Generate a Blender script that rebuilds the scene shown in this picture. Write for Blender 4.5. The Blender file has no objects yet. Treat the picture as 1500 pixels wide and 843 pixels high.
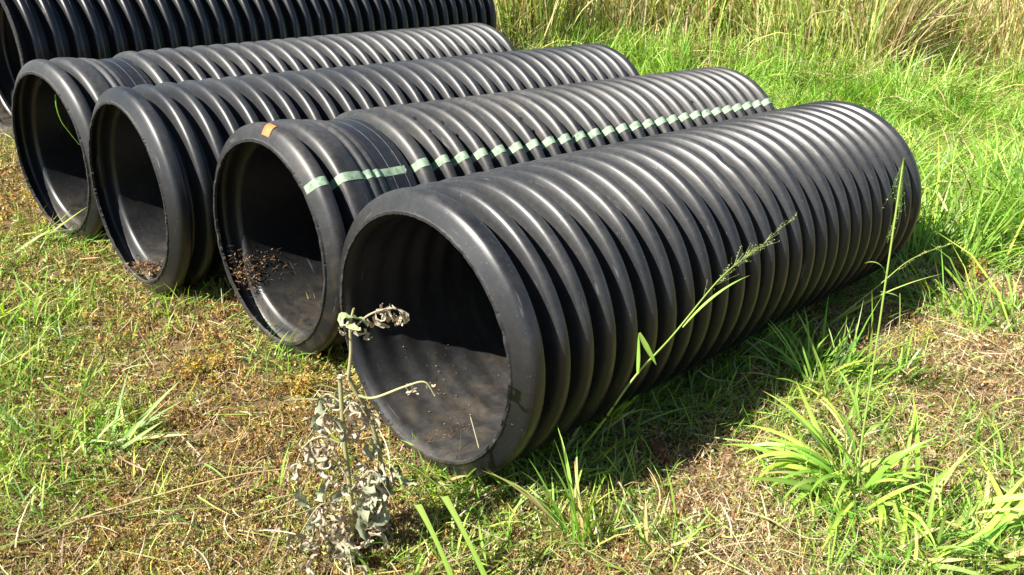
import bpy, math, random
import numpy as np
from mathutils import Vector, Matrix

# ------------------------------------------------------------------ camera, world, sun, exposure
SC = bpy.context.scene
F_PX, PITCH, CAM_H, ROLL = 1286.5, 0.4252, 1.8639, 0.0182      # focal length for a 1500 px wide frame
cam_d = bpy.data.cameras.new('camera')
cam_d.sensor_width = 36.0
cam_d.lens = 36.0 * F_PX / 1500.0
cam_d.clip_start, cam_d.clip_end = 0.05, 500.0
cam = bpy.data.objects.new('camera', cam_d)
SC.collection.objects.link(cam)
cam.matrix_world = (Matrix.Translation((0, 0, CAM_H)) @ Matrix.Rotation(math.pi / 2 - PITCH, 4, 'X')
                    @ Matrix.Rotation(ROLL, 4, 'Z'))
SC.camera = cam

SUN_AZ, SUN_EL = math.radians(31.0), math.radians(44.0)        # heading the light travels in, height of the sun
world = bpy.data.worlds.new('World'); SC.world = world; world.use_nodes = True
wn = world.node_tree
sky = wn.nodes.new('ShaderNodeTexSky'); sky.sky_type = 'NISHITA'; sky.sun_disc = False
sky.sun_elevation = SUN_EL
sky.sun_rotation = math.radians(90.0) - (SUN_AZ + math.pi)     # clockwise from +Y
sky.air_density = 1.0; sky.dust_density = 0.6; sky.ozone_density = 1.2
wn.links.new(sky.outputs['Color'], wn.nodes['Background'].inputs['Color'])
wn.nodes['Background'].inputs['Strength'].default_value = 0.05

sun_d = bpy.data.lights.new('sun', 'SUN'); sun_d.energy = 5.0; sun_d.angle = math.radians(0.53)
sun_d.color = (1.0, 0.95, 0.86)
sun = bpy.data.objects.new('sun', sun_d); SC.collection.objects.link(sun)
sd = Vector((math.cos(SUN_AZ) * math.cos(SUN_EL), math.sin(SUN_AZ) * math.cos(SUN_EL), -math.sin(SUN_EL)))
sun.rotation_euler = sd.to_track_quat('-Z', 'Y').to_euler()

SC.view_settings.view_transform = 'Standard'; SC.view_settings.look = 'None'
SC.view_settings.gamma = 1.0; SC.view_settings.use_curve_mapping = False
SC.view_settings.exposure = 1.4
SC.render.engine = 'CYCLES'
SC.cycles.max_bounces = 5; SC.cycles.diffuse_bounces = 3; SC.cycles.glossy_bounces = 3; SC.cycles.transmission_bounces = 2
SC.cycles.use_denoising = True

# ------------------------------------------------------------------ helpers
rng = np.random.default_rng(11)
random.seed(11)
COL = SC.collection
D2 = math.sqrt(0.5)

def hash2(ix, iy, seed):
    n = (ix.astype(np.int64) * 374761393 + iy.astype(np.int64) * 668265263 + seed * 1442695041) & 0x7fffffff
    n = ((n ^ (n >> 13)) * 1274126177) & 0x7fffffff
    n = (n ^ (n >> 16)) & 0xffff
    return n / 65535.0

def vnoise(x, y, seed=0):
    x = np.asarray(x, float); y = np.asarray(y, float)
    ix, iy = np.floor(x), np.floor(y); fx, fy = x - ix, y - iy
    fx = fx * fx * (3 - 2 * fx); fy = fy * fy * (3 - 2 * fy)
    a, b = hash2(ix, iy, seed), hash2(ix + 1, iy, seed)
    c, d = hash2(ix, iy + 1, seed), hash2(ix + 1, iy + 1, seed)
    return (a * (1 - fx) + b * fx) * (1 - fy) + (c * (1 - fx) + d * fx) * fy

def fbm(x, y, seed=0, octv=3):
    s, a, t = 0, 1.0, 0
    for o in range(octv):
        s = s + a * vnoise(np.asarray(x) * 2 ** o, np.asarray(y) * 2 ** o, seed + 7 * o); t += a; a *= .5
    return s / t

def gplane(x, y):
    return -0.042 * ((np.asarray(x, float) + np.asarray(y, float)) * D2 - 1.58)

def gz(x, y):
    x = np.asarray(x, float); y = np.asarray(y, float)
    far = np.clip((np.hypot(x, y) - 5) / 6, 0, 1)
    return gplane(x, y) + (fbm(x * 1.7, y * 1.7, 3) - .5) * .05 + (fbm(x * .5, y * .5, 9) - .5) * .30 * far

def ray(px, py):
    x, y = px - 750.0, py - 421.5
    cr, sr = math.cos(ROLL), math.sin(ROLL)
    x, y = (x * cr + y * sr) / F_PX, (-x * sr + y * cr) / F_PX
    c, s = math.cos(PITCH), math.sin(PITCH)
    return np.array([x, c - y * s, -s - y * c])

def G(px, py):
    """the point of the ground that the photograph shows at this pixel"""
    r = ray(px, py)
    k = 0.042 * D2
    t = (0.042 * 1.58 - CAM_H) / (r[2] + k * (r[0] + r[1]))
    return r[0] * t, r[1] * t

def V(px, py, y):
    """the point at distance y (metres straight ahead) behind a pixel"""
    r = ray(px, py); t = y / r[1]
    return np.array([r[0] * t, y, CAM_H + r[2] * t])

def tag(o, label=None, cat=None, group=None, kind=None):
    if label: o['label'] = label
    if cat: o['category'] = cat
    if group: o['group'] = group
    if kind: o['kind'] = kind
    return o

def empty(name, loc=(0, 0, 0), rz=0):
    o = bpy.data.objects.new(name, None); COL.objects.link(o)
    o.location = loc; o.rotation_euler = (0, 0, rz); o.empty_display_size = .1
    return o

def mesh_np(name, verts, faces, cols=None, smooth=True):
    """faces: (n,4) or (n,3) array"""
    me = bpy.data.meshes.new(name)
    verts = np.ascontiguousarray(verts, np.float32); faces = np.ascontiguousarray(faces, np.int32)
    k = faces.shape[1]
    me.vertices.add(len(verts)); me.vertices.foreach_set('co', verts.ravel())
    me.loops.add(faces.size); me.loops.foreach_set('vertex_index', faces.ravel())
    me.polygons.add(len(faces))
    me.polygons.foreach_set('loop_start', np.arange(0, faces.size, k, dtype=np.int32))
    try: me.polygons.foreach_set('loop_total', np.full(len(faces), k, np.int32))
    except Exception: pass
    me.polygons.foreach_set('use_smooth', np.full(len(faces), smooth, bool))
    if cols is not None:
        at = me.attributes.new('tint', 'FLOAT_COLOR', 'POINT')
        c4 = np.ones((len(verts), 4), np.float32); c4[:, :3] = cols
        at.data.foreach_set('color', c4.ravel())
    me.update(calc_edges=True)
    me.validate()
    return me

def obj(name, me, mat, parent=None):
    o = bpy.data.objects.new(name, me); COL.objects.link(o)
    if mat and not me.materials: me.materials.append(mat)
    if parent: o.parent = parent
    return o

# ------------------------------------------------------------------ materials
def new_mat(name):
    m = bpy.data.materials.new(name); m.use_nodes = True
    nt = m.node_tree; nt.nodes.clear()
    out = nt.nodes.new('ShaderNodeOutputMaterial')
    return m, nt, out

def N(nt, t, **kw):
    n = nt.nodes.new(t)
    for k, v in kw.items():
        if k in n.inputs: n.inputs[k].default_value = v
        else: setattr(n, k, v)
    return n

def ramp(nt, stops):
    r = nt.nodes.new('ShaderNodeValToRGB'); e = r.color_ramp.elements
    while len(e) < len(stops): e.new(.5)
    for i, (p, c) in enumerate(stops):
        e[i].position = p; e[i].color = (*c, 1) if len(c) == 3 else c
    return r

def leaf_material(name, rough=.5, trans=.35, spec=.35):
    m, nt, out = new_mat(name)
    at = N(nt, 'ShaderNodeAttribute', attribute_name='tint')
    b = N(nt, 'ShaderNodeBsdfPrincipled', Roughness=rough)
    b.inputs['Specular IOR Level'].default_value = spec
    tr = N(nt, 'ShaderNodeBsdfTranslucent')
    mx = N(nt, 'ShaderNodeMixShader'); mx.inputs[0].default_value = trans
    L = nt.links.new
    L(at.outputs['Color'], b.inputs['Base Color'])
    hs = N(nt, 'ShaderNodeHueSaturation', Saturation=1.15, Value=1.15); L(at.outputs['Color'], hs.inputs['Color'])
    L(hs.outputs['Color'], tr.inputs['Color'])
    L(b.outputs[0], mx.inputs[1]); L(tr.outputs[0], mx.inputs[2]); L(mx.outputs[0], out.inputs[0])
    return m

M_GRASS = leaf_material('grass_blade', .42, .40, .4)
M_DRY = leaf_material('dry_plant', .8, .22, .15)

def soil_material():
    m, nt, out = new_mat('soil'); L = nt.links.new
    tc = N(nt, 'ShaderNodeTexCoord')
    n1 = N(nt, 'ShaderNodeTexNoise', Scale=2.2, Detail=8.0, Roughness=.65); L(tc.outputs['Object'], n1.inputs['Vector'])
    n2 = N(nt, 'ShaderNodeTexNoise', Scale=85.0, Detail=6.0, Roughness=.7); L(tc.outputs['Object'], n2.inputs['Vector'])
    r1 = ramp(nt, [(.3, (.12, .08, .042)), (.5, (.20, .14, .072)), (.72, (.27, .205, .10))]); L(n1.outputs[0], r1.inputs[0])
    r2 = ramp(nt, [(.3, (.35, .35, .35)), (.62, (1, 1, 1))]); L(n2.outputs[0], r2.inputs[0])
    mx = N(nt, 'ShaderNodeMixRGB', blend_type='MULTIPLY', Fac=.8); L(r1.outputs[0], mx.inputs[1]); L(r2.outputs[0], mx.inputs[2])
    b = N(nt, 'ShaderNodeBsdfPrincipled', Roughness=.95); L(mx.outputs[0], b.inputs['Base Color'])
    b.inputs['Specular IOR Level'].default_value = .1
    bp = N(nt, 'ShaderNodeBump', Strength=.7, Distance=.01); L(n2.outputs[0], bp.inputs['Height']); L(bp.outputs[0], b.inputs['Normal'])
    L(b.outputs[0], out.inputs[0])
    return m

def plastic_material(name, dust=1.0, dust_col=(.15, .128, .10), dirt=0.0, seed=0.0, rough=.40, base=(.0065, .0075, .0095)):
    """black polyethylene with a film of settled dust (thinned to deepen shaded sides), scuffs and (dirt) mud stains"""
    m, nt, out = new_mat(name); L = nt.links.new
    tc = N(nt, 'ShaderNodeTexCoord')
    mp = N(nt, 'ShaderNodeMapping'); mp.inputs['Location'].default_value = (seed, seed * .7, seed * 1.3); L(tc.outputs['Object'], mp.inputs[0])
    n1 = N(nt, 'ShaderNodeTexNoise', Scale=2.6, Detail=7.0, Roughness=.62, Distortion=.4); L(mp.outputs[0], n1.inputs['Vector'])
    n2 = N(nt, 'ShaderNodeTexNoise', Scale=42.0, Detail=6.0, Roughness=.72); L(mp.outputs[0], n2.inputs['Vector'])
    n3 = N(nt, 'ShaderNodeTexNoise', Scale=9.0, Detail=4.0, Roughness=.6, Distortion=1.2); L(mp.outputs[0], n3.inputs['Vector'])
    geo = N(nt, 'ShaderNodeNewGeometry'); sep = N(nt, 'ShaderNodeSeparateXYZ'); L(geo.outputs['True Normal'], sep.inputs[0])
    up = N(nt, 'ShaderNodeMapRange'); up.inputs['From Min'].default_value = -.05; up.inputs['From Max'].default_value = .9
    up.inputs['To Min'].default_value = .06; L(sep.outputs['Z'], up.inputs['Value'])  # dust settles on upward faces; near zero elsewhere to blacken shaded flanks and ceilings
    r1 = ramp(nt, [(.30, (.15, .15, .15)), (.68, (1, 1, 1))]); L(n1.outputs[0], r1.inputs[0])
    r2 = ramp(nt, [(.32, (.45, .45, .45)), (.66, (1, 1, 1))]); L(n2.outputs[0], r2.inputs[0])
    f1 = N(nt, 'ShaderNodeMath', operation='MULTIPLY'); L(r1.outputs[0], f1.inputs[0]); L(up.outputs[0], f1.inputs[1])
    f2 = N(nt, 'ShaderNodeMath', operation='MULTIPLY'); L(f1.outputs[0], f2.inputs[0]); L(r2.outputs[0], f2.inputs[1])
    f3 = N(nt, 'ShaderNodeMath', operation='MULTIPLY', use_clamp=True); f3.inputs[1].default_value = .62 * dust; L(f2.outputs[0], f3.inputs[0])
    mx = N(nt, 'ShaderNodeMixRGB'); mx.inputs[1].default_value = (*base, 1); mx.inputs[2].default_value = (*dust_col, 1); L(f3.outputs[0], mx.inputs[0])
    col = mx
    if dirt > 0:
        r3 = ramp(nt, [(.50, (0, 0, 0)), (.66, (dirt,) * 3)]); L(n3.outputs[0], r3.inputs[0])
        m2 = N(nt, 'ShaderNodeMixRGB'); m2.inputs[2].default_value = (.17, .115, .06, 1); L(r3.outputs[0], m2.inputs[0]); L(mx.outputs[0], m2.inputs[1]); col = m2
    so = N(nt, 'ShaderNodeSeparateXYZ'); L(tc.outputs['Object'], so.inputs[0])
    lo = N(nt, 'ShaderNodeMapRange'); lo.inputs['From Min'].default_value = -.30; lo.inputs['From Max'].default_value = -.50; L(so.outputs['Z'], lo.inputs['Value'])
    nm = N(nt, 'ShaderNodeMath', operation='MULTIPLY'); L(lo.outputs[0], nm.inputs[0])
    rm = ramp(nt, [(.36, (0, 0, 0)), (.64, (.5, .5, .5))]); L(n3.outputs[0], rm.inputs[0]); L(rm.outputs[0], nm.inputs[1])
    mm = N(nt, 'ShaderNodeMixRGB'); mm.inputs[2].default_value = (.16, .125, .085, 1); L(nm.outputs[0], mm.inputs[0]); L(col.outputs[0], mm.inputs[1]); col = mm
    n4 = N(nt, 'ShaderNodeTexNoise', Scale=150.0, Detail=2.0, Roughness=.5); L(mp.outputs[0], n4.inputs['Vector'])      # pale specks
    r4 = ramp(nt, [(.70, (0, 0, 0)), (.76, (.7, .7, .7))]); L(n4.outputs[0], r4.inputs[0])
    sm = N(nt, 'ShaderNodeMapping'); sm.inputs['Scale'].default_value = (70, 5, 5); L(mp.outputs[0], sm.inputs[0])       # scuffs round the ribs
    n5 = N(nt, 'ShaderNodeTexNoise', Scale=1.0, Detail=3.0, Roughness=.6); L(sm.outputs[0], n5.inputs['Vector'])
    r5 = ramp(nt, [(.66, (0, 0, 0)), (.74, (.45, .45, .45))]); L(n5.outputs[0], r5.inputs[0])
    ad = N(nt, 'ShaderNodeMath', operation='MAXIMUM'); L(r4.outputs[0], ad.inputs[0]); L(r5.outputs[0], ad.inputs[1])
    m4 = N(nt, 'ShaderNodeMixRGB'); m4.inputs[2].default_value = (.17, .165, .155, 1); L(ad.outputs[0], m4.inputs[0]); L(col.outputs[0], m4.inputs[1]); col = m4
    b = N(nt, 'ShaderNodeBsdfPrincipled', Roughness=rough); L(col.outputs[0], b.inputs['Base Color'])
    b.inputs['Specular IOR Level'].default_value = .55
    rr = N(nt, 'ShaderNodeMapRange'); rr.inputs['To Min'].default_value = rough - .06; rr.inputs['To Max'].default_value = rough + .26
    L(f3.outputs[0], rr.inputs['Value']); L(rr.outputs[0], b.inputs['Roughness'])
    bp = N(nt, 'ShaderNodeBump', Strength=.10, Distance=.002); L(n2.outputs[0], bp.inputs['Height'])
    bp2 = N(nt, 'ShaderNodeBump', Strength=.10, Distance=.004); L(n3.outputs[0], bp2.inputs['Height']); L(bp.outputs[0], bp2.inputs['Normal'])
    L(bp2.outputs[0], b.inputs['Normal'])
    L(b.outputs[0], out.inputs[0])
    return m

def paint_material(name, c1, c2, rough=.55):
    m, nt, out = new_mat(name); L = nt.links.new
    tc = N(nt, 'ShaderNodeTexCoord')
    n = N(nt, 'ShaderNodeTexNoise', Scale=30.0, Detail=5.0, Roughness=.7); L(tc.outputs['Object'], n.inputs['Vector'])
    r = ramp(nt, [(.35, c1), (.6, c2)]); L(n.outputs[0], r.inputs[0])
    b = N(nt, 'ShaderNodeBsdfPrincipled', Roughness=rough); L(r.outputs[0], b.inputs['Base Color']); L(b.outputs[0], out.inputs[0])
    return m

M_SOIL = soil_material()
M_EDGE = plastic_material('cut_plastic_edge', .9, (.2, .19, .17), 0, 5.0, .6)
M_BAND = plastic_material('smooth_plastic_band', .35, (.11, .11, .115), 0, 8.0, .42)
M_STRIPE = paint_material('pale_green_paint', (.10, .16, .10), (.31, .43, .28))
M_STICKER = paint_material('orange_label', (.72, .13, .03), (.82, .20, .06))
M_SEAM = paint_material('white_seam', (.10, .10, .10), (.20, .20, .20))

# ------------------------------------------------------------------ ground
def build_ground():
    def axis(a0, a1, n, lo, hi, m):
        fine = np.linspace(a0, a1, n)
        l = a0 - np.geomspace(.2, a0 - lo, m)[::-1]; r = a1 + np.geomspace(.2, hi - a1, m)
        return np.concatenate([l, fine, r])
    xs = axis(-6, 8, 180, -120, 120, 14); ys = axis(-.5, 14, 180, -60, 220, 14)
    X, Y = np.meshgrid(xs, ys); Z = gz(X, Y)
    Z = Z + np.clip((np.hypot(X, Y) - 16) / 30, 0, 1) * (-gplane(X, Y))    # the slope levels out beyond the reeds
    n, mm = X.shape
    idx = np.arange(n * mm).reshape(n, mm)
    f = np.stack([idx[:-1, :-1], idx[:-1, 1:], idx[1:, 1:], idx[1:, :-1]], -1).reshape(-1, 4)
    o = obj('ground', mesh_np('ground', np.stack([X, Y, Z], -1).reshape(-1, 3), f), M_SOIL)
    tag(o, kind='structure', label='bare brown earth of the grassy field under the pipes')
build_ground()

# ------------------------------------------------------------------ corrugated pipes
NA = 128
PIPES = {   # mouth centre x, y; heading; tilt; radius
    'A': (-.309, 2.578, .7915, -.0427, .5),
    'B': (-1.031, 3.4124, .7892, -.0499, .5),
    'C': (-1.8598, 4.0162, .7827, -.0388, .5),
    'D': (-2.5501, 4.6716, .8800, -.0375, .5),
    'E': (-4.080, 6.877, .889, -.042, .646),
}
SINK = 0.0

def wave(s, c0, pitch, n, rv, rc, lead=.0667, drop=.066):
    """outer radius along the pipe: box-like ribs with rounded shoulders, steep flanks and deep grooves between"""
    rib = lambda d: np.interp(d, [0, .16, .28, .36, .43, .70, .78, .86, 1], [0, .008, .04, .105, .21, .86, .965, 1, 1])     # drop, from the crest to the groove
    lip = lambda t: np.interp(t, [0, .20, .36, .48, .57, .65, 1], [0, .008, .03, .075, .15, .26, 1])
    last = c0 + (n - 1) * pitch
    ph = (s - c0) / pitch
    r = rc - (rc - rv) * rib(np.abs(ph - np.round(ph)) * 2)
    r = np.where(s < c0, rc - drop * lip((c0 - s) / lead), r)
    return np.where(s > last, rc - .066 * lip((s - last) / lead), r)

def ring_mesh(name, S, R, jag=0, dent=None, ph0=0.0, ph1=2 * math.pi, na=NA, seed=0, flip=False, off=0.0, oval=.008):
    """surface of revolution round local +X; S, R lists; slight out-of-round"""
    closed = abs(ph1 - ph0 - 2 * math.pi) < 1e-6
    ph = np.linspace(ph0, ph1, na, endpoint=not closed)
    S = np.asarray(S, float)[:, None]; R = np.asarray(R, float)[:, None] + off
    k = 1 + oval * np.cos(2 * ph + seed) + .003 * np.sin(3 * ph + 5 * seed + S * 1.1) + .0022 * np.sin(5 * ph + S * 4.3 + seed)
    Rr = R * k + .0035 * (fbm(np.broadcast_to(np.abs(ph - math.pi) * 2.2 + 11 * seed, (len(S), len(ph))), np.broadcast_to(S * 9, (len(S), len(ph))), 31, 3) - .5)
    if dent:
        for (ds, dp, w, wp, amt) in dent:
            dd = ((S - ds) / w) ** 2 + (((ph - dp + math.pi) % (2 * math.pi) - math.pi) / wp) ** 2
            Rr = Rr - amt * np.exp(-dd)
    X = np.broadcast_to(S, Rr.shape).copy()
    if jag:
        n_ = fbm(ph * 14 + seed, ph * 0 + seed, 21 + int(seed * 10), 5) - .5
        X = X + jag * n_ * .6
        Rr = Rr - .004 * np.clip(fbm(ph * 40, ph * 0 + seed, 5, 2) - .62, 0, 1) * 4
    Y = -Rr * np.cos(ph); Z = Rr * np.sin(ph)        # ph = 0 points to the pipe's right-hand side seen from the mouth
    n, m = Rr.shape
    idx = np.arange(n * m).reshape(n, m)
    nxt = np.roll(idx, -1, 1) if closed else idx
    if closed: f = np.stack([idx[:-1], nxt[:-1], nxt[1:], idx[1:]], -1).reshape(-1, 4)
    else: f = np.stack([idx[:-1, :-1], idx[:-1, 1:], idx[1:, 1:], idx[1:, :-1]], -1).reshape(-1, 4)
    if flip: f = f[:, ::-1]
    return mesh_np(name, np.stack([X, Y, Z], -1).reshape(-1, 3), f)

def arange2(a, b, step):
    n = max(2, int(round((b - a) / step)) + 1)
    return np.linspace(a, b, n)

def smooth_profile(pts, step=.006):
    """round a polyline of (s, r) by averaging"""
    pts = np.array(pts); s = arange2(pts[0, 0], pts[-1, 0], step)
    r = np.interp(s, pts[:, 0], pts[:, 1])
    for _ in range(2):
        r2 = r.copy(); r2[1:-1] = (r[:-2] + 2 * r[1:-1] + r[2:]) / 4; r = r2
    return s, r

def make_pipe(key, label, group, last, n_crest, bell, liner, mats, dent=None, stripe=None, scale=1.0, pitch=None, first=None, seed=0.0, jag=.010):
    x, y, yaw, tilt, R = PIPES[key]
    if key == 'E': zc = R + float(gplane(x, y))
    else: zc = .5
    root = empty('corrugated_pipe', (x, y, zc - SINK))
    root.rotation_euler = (0, -tilt, yaw)
    tag(root, label, 'pipe', group)
    k = R / .5
    rv, rcr = .419 * k, .5 * k
    lead = .0667 * k
    end = last + lead
    m_out, m_in = mats
    if bell:
        b = [(0, .434), (.010, .457), (.020, .479), (.027, .489), (.036, .4955), (.048, .4985), (.060, .4995), (.076, .496), (.086, .482), (.094, .436), (.100, .418), (.114, .418), (.122, .438), (.128, .472), (.138, .490),
             (.152, .4975), (.165, .4985), (.215, .494), (.243, .488), (.250, .476), (.257, .4725), (.264, .478), (.274, .487), (.286, .488), (.296, .480), (.302, .4715),
             (.308, .472), (.316, .4795), (.326, .481), (.336, .475), (.342, .4685), (.352, .4675), (.398, .4675), (.448, .4675), (.492, .4665), (.500, .438), (.505, .424)]
        sb, rb = smooth_profile(b, .005)
        o = obj('bell_end', ring_mesh('bell_end', sb, rb, seed=seed), m_out, root)
        bands = obj('smooth_band', ring_mesh('smooth_band', arange2(.352, .492, .035), np.full(5, .4685), seed=seed, off=.0004), M_BAND, o)
        for s_ in (.392, .455):
            obj('moulding_seam', ring_mesh('moulding_seam', [s_, s_ + .003], [.4694, .4694], seed=seed, ph0=.5, ph1=2.7, na=60), M_SEAM, o)
        c0 = .5614; p = (last - c0) / (n_crest - 1)
        s = arange2(.505, end, p / 18)
        r = wave(s, c0, p, n_crest, rv, rcr, .0567, .076)
    else:
        c0 = lead if first is None else first; p = (last - c0) / (n_crest - 1)
        s = arange2(0, end, p / 18)
        r = wave(s, c0, p, n_crest, rv, rcr, lead, .066 * k)
    wall = obj('corrugated_wall', ring_mesh('corrugated_wall', s, r, dent=dent, seed=seed), m_out, root)
    # inside
    t = .011 * k
    if liner:
        a = [(0, .427), (.012, .441), (.03, .468), (.05, .482), (.066, .482), (.082, .466), (.096, .430), (.106, .414), (.115, .411), (.2, .411)]
        a = [(p_ * k, q_ * k) for p_, q_ in a]
        si, ri_ = smooth_profile(a, .006)
        s2 = arange2(.2 * k, end, .14); si = np.concatenate([si[:-1], s2]); ri_ = np.concatenate([ri_[:-1], np.full(len(s2), .411 * k)])
    else:
        si = arange2(0, end, p / 8); ri_ = .412 * k + .0028 * np.cos((si - c0) / p * 2 * math.pi)
        lip0 = .427 if first is None else .465
        ri_ = np.maximum(ri_, lip0 * k - np.minimum(si, .08) * .5)
    obj('inner_wall', ring_mesh('inner_wall', si, ri_, seed=seed, flip=True), m_in, root)
    # ragged sawn edges
    for s0, sg in ((0, -1), (end, 1)):
        ro = (float(r[0]) if sg < 0 and not bell else .4365 * k); ri2 = float(ri_[0] if sg < 0 else ri_[-1])
        ss = np.array([.004, -.005, -.005, .006]) * -sg + s0
        rr = np.array([ro + .0045, ro + .0012, ri2 - .0012, ri2 - .0022])
        e_ = obj('cut_edge', ring_mesh('cut_edge', ss, rr, jag=jag, seed=seed, na=400), M_EDGE, root)
        e_.data.polygons.foreach_set('use_smooth', np.zeros(len(e_.data.polygons), bool))
    if stripe:
        a0, a1, s_from = stripe
        if bell:
            S = np.concatenate([sb, s[1:]]); RR = np.concatenate([rb, r[1:]])
        else: S, RR = s, r
        obj('painted_stripe', ring_mesh('painted_stripe', S, RR, dent=dent, seed=seed, ph0=a0, ph1=a1, na=8, off=.0018), M_STRIPE, root)
    return root, (lambda q: np.interp(q, s, r))

P1 = (plastic_material('plastic_black_front', .68, (.155, .145, .13), .0, 1.0, .40), plastic_material('plastic_inside_front', .50, (.15, .145, .135), .07, 2.0, .50))
P2 = (plastic_material('plastic_black_striped', .75, (.16, .15, .135), .10, 13.0, .47), plastic_material('plastic_inside_smooth', .30, (.12, .112, .10), .04, 4.0, .46))
P3 = (plastic_material('plastic_black_plain', .65, (.15, .148, .145), .0, 21.0, .45), plastic_material('plastic_inside_grey', .55, (.15, .145, .13), .04, 6.0, .46))
P4 = (plastic_material('plastic_black_dusty', .80, (.16, .155, .145), .03, 31.0, .46), plastic_material('plastic_inside_dark', .35, (.12, .12, .11), .03, 7.0, .40))
P5 = (plastic_material('plastic_black_large', .12, (.12, .12, .12), .0, 41.0, .38), plastic_material('plastic_inside_large', .15, (.10, .10, .09), .0, 43.0, .5))
GRP = 'black corrugated pipes lying side by side'
rad = math.radians
pA, _ = make_pipe('A', 'nearest black corrugated pipe at the front right, open mouth facing the withered weed', GRP, 2.886, 26, False, False, P1,
                  dent=[(1.45, rad(64), .035, .06, .022), (1.56, rad(66), .03, .05, .012), (.62, rad(70), .2, .2, .003)], seed=.3, jag=.016)
pB, _ = make_pipe('B', 'black corrugated pipe with pale green stripe and orange label, second from the front', GRP, 3.37, 26, True, True, P2,
                  stripe=(rad(41.9), rad(46.3), 0), seed=1.1)
pC, _ = make_pipe('C', 'plain ribbed black pipe without stripe between striped pipe and bell ended pipe', GRP, 3.445, 31, False, True, P3, seed=2.0)
pD, _ = make_pipe('D', 'black bell ended pipe with green tendril in its mouth, beside the largest pipe', GRP, 3.511, 27, True, True, P4, seed=2.9)
pE, _ = make_pipe('E', 'largest dark corrugated pipe at the back, cut off by the top edge', GRP, 5.276, 35, False, False, P5, first=-.028,
                  stripe=(rad(60), rad(64), 0), seed=3.7)

def surf_patch(name, parent, s0, s1, a0, a1, r, mat, off=.003, n=6):
    """small sheet bent over the first crest (orange label)"""
    S = np.linspace(s0, s1, 5); R = np.array([float(r(v)) for v in S])
    return obj(name, ring_mesh(name, S, R, ph0=a0, ph1=a1, na=n, seed=1.1, off=off), mat, parent)
bell_r = lambda v: np.interp(v, [0, .010, .020, .027, .036, .048, .060], [.434, .457, .479, .489, .4955, .4985, .4995])
M_TAR = paint_material('black_tar', (.006, .006, .007), (.012, .012, .013), .7)
for s_, a_ in ((1.4606, 51), (.7862, 66), (.6738, 73), (2.585, 52), (1.236, 60)):
    surf_patch('black_flake', pB, s_ - .008, s_ + .012, rad(a_), rad(a_ + 2.2), lambda v: .5, M_TAR, .0055, 4)
surf_patch('orange_label', pB, .010, .046, rad(84), rad(90.5), bell_r, M_STICKER, .0045)

def keep_clear(x, y, margin=.16):
    """True where no pipe lies on the ground"""
    ok = np.ones(len(x), bool)
    for k, (px, py, yaw, tilt, R) in PIPES.items():
        L = {'A': 2.95, 'B': 3.43, 'C': 3.5, 'D': 3.57, 'E': 5.35}[k]
        dx, dy = x - px, y - py
        s = dx * math.cos(yaw) + dy * math.sin(yaw); d = -dx * math.sin(yaw) + dy * math.cos(yaw)
        ok &= ~((s > -.015) & (s < L) & (np.abs(d) < margin * R / .5))
    return ok

# ------------------------------------------------------------------ plant generators (vectorised)
def blades_geo(P, az, L, W, tilt, curl, segs, c0, c1, roll=None, wbase=.55, floor=None, sway=None):
    n = len(P); t = np.linspace(0, 1, segs + 1)
    a = tilt[:, None] + curl[:, None] * t[None] ** 1.3
    st = (L / segs)[:, None]
    am = (a[:, 1:] + a[:, :-1]) / 2
    azz = az[:, None] + (0 if sway is None else sway[:, None] * t[None, 1:])
    hx = np.concatenate([np.zeros((n, 1)), np.cumsum(np.sin(am) * st * np.cos(azz), 1)], 1)
    hy = np.concatenate([np.zeros((n, 1)), np.cumsum(np.sin(am) * st * np.sin(azz), 1)], 1)
    hz = np.concatenate([np.zeros((n, 1)), np.cumsum(np.cos(am) * st, 1)], 1)
    C = P[:, None, :] + np.stack([hx, hy, hz], -1)
    if floor is not None: C[..., 2] = np.maximum(C[..., 2], floor[:, None] + .004 + .012 * t)
    w = W[:, None] * np.interp(t, [0, .12, .45, .8, 1], [wbase, .8, 1, .62, .04])[None] * .5
    sx = np.stack([-np.sin(az), np.cos(az), np.zeros(n)], -1)[:, None]
    nr = np.stack([-np.cos(a) * np.cos(az)[:, None], -np.cos(a) * np.sin(az)[:, None], np.sin(a)], -1)
    ro = (roll if roll is not None else np.zeros(n))[:, None, None]
    side = sx * np.cos(ro) + nr * np.sin(ro)
    A, B = C - side * w[..., None], C + side * w[..., None]
    Vv = np.stack([A, B], 2).reshape(-1, 3)
    col = c0[:, None] * (1 - t[None, :, None]) + c1[:, None] * t[None, :, None]
    cc = np.repeat(col[:, :, None], 2, 2).reshape(-1, 3)
    base = (np.arange(n) * (segs + 1) * 2)[:, None] + (np.arange(segs) * 2)[None]
    f = np.stack([base, base + 1, base + 3, base + 2], -1).reshape(-1, 4)
    return Vv, f, cc

def leaflets_geo(P, az, L, W, tilt, roll, c, droop=.15):
    """folded diamond leaves: base, two shoulders, tip"""
    n = len(P)
    d = np.stack([np.sin(tilt) * np.cos(az), np.sin(tilt) * np.sin(az), np.cos(tilt)], -1)
    s0 = np.stack([-np.sin(az), np.cos(az), np.zeros(n)], -1)
    nn = np.cross(d, s0)
    s = s0 * np.cos(roll)[:, None] + nn * np.sin(roll)[:, None]
    m = np.cross(s, d)
    mid = P + d * (L * .45)[:, None]; lift = m * (W * .22)[:, None]
    tip = P + d * L[:, None] - m * (L * droop)[:, None]
    Vv = np.stack([P, mid - s * (W / 2)[:, None] + lift, tip, mid + s * (W / 2)[:, None] + lift], 1).reshape(-1, 3)
    f = (np.arange(n) * 4)[:, None] + np.arange(4)[None]
    return Vv, f, np.repeat(c, 4, 0)

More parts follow.
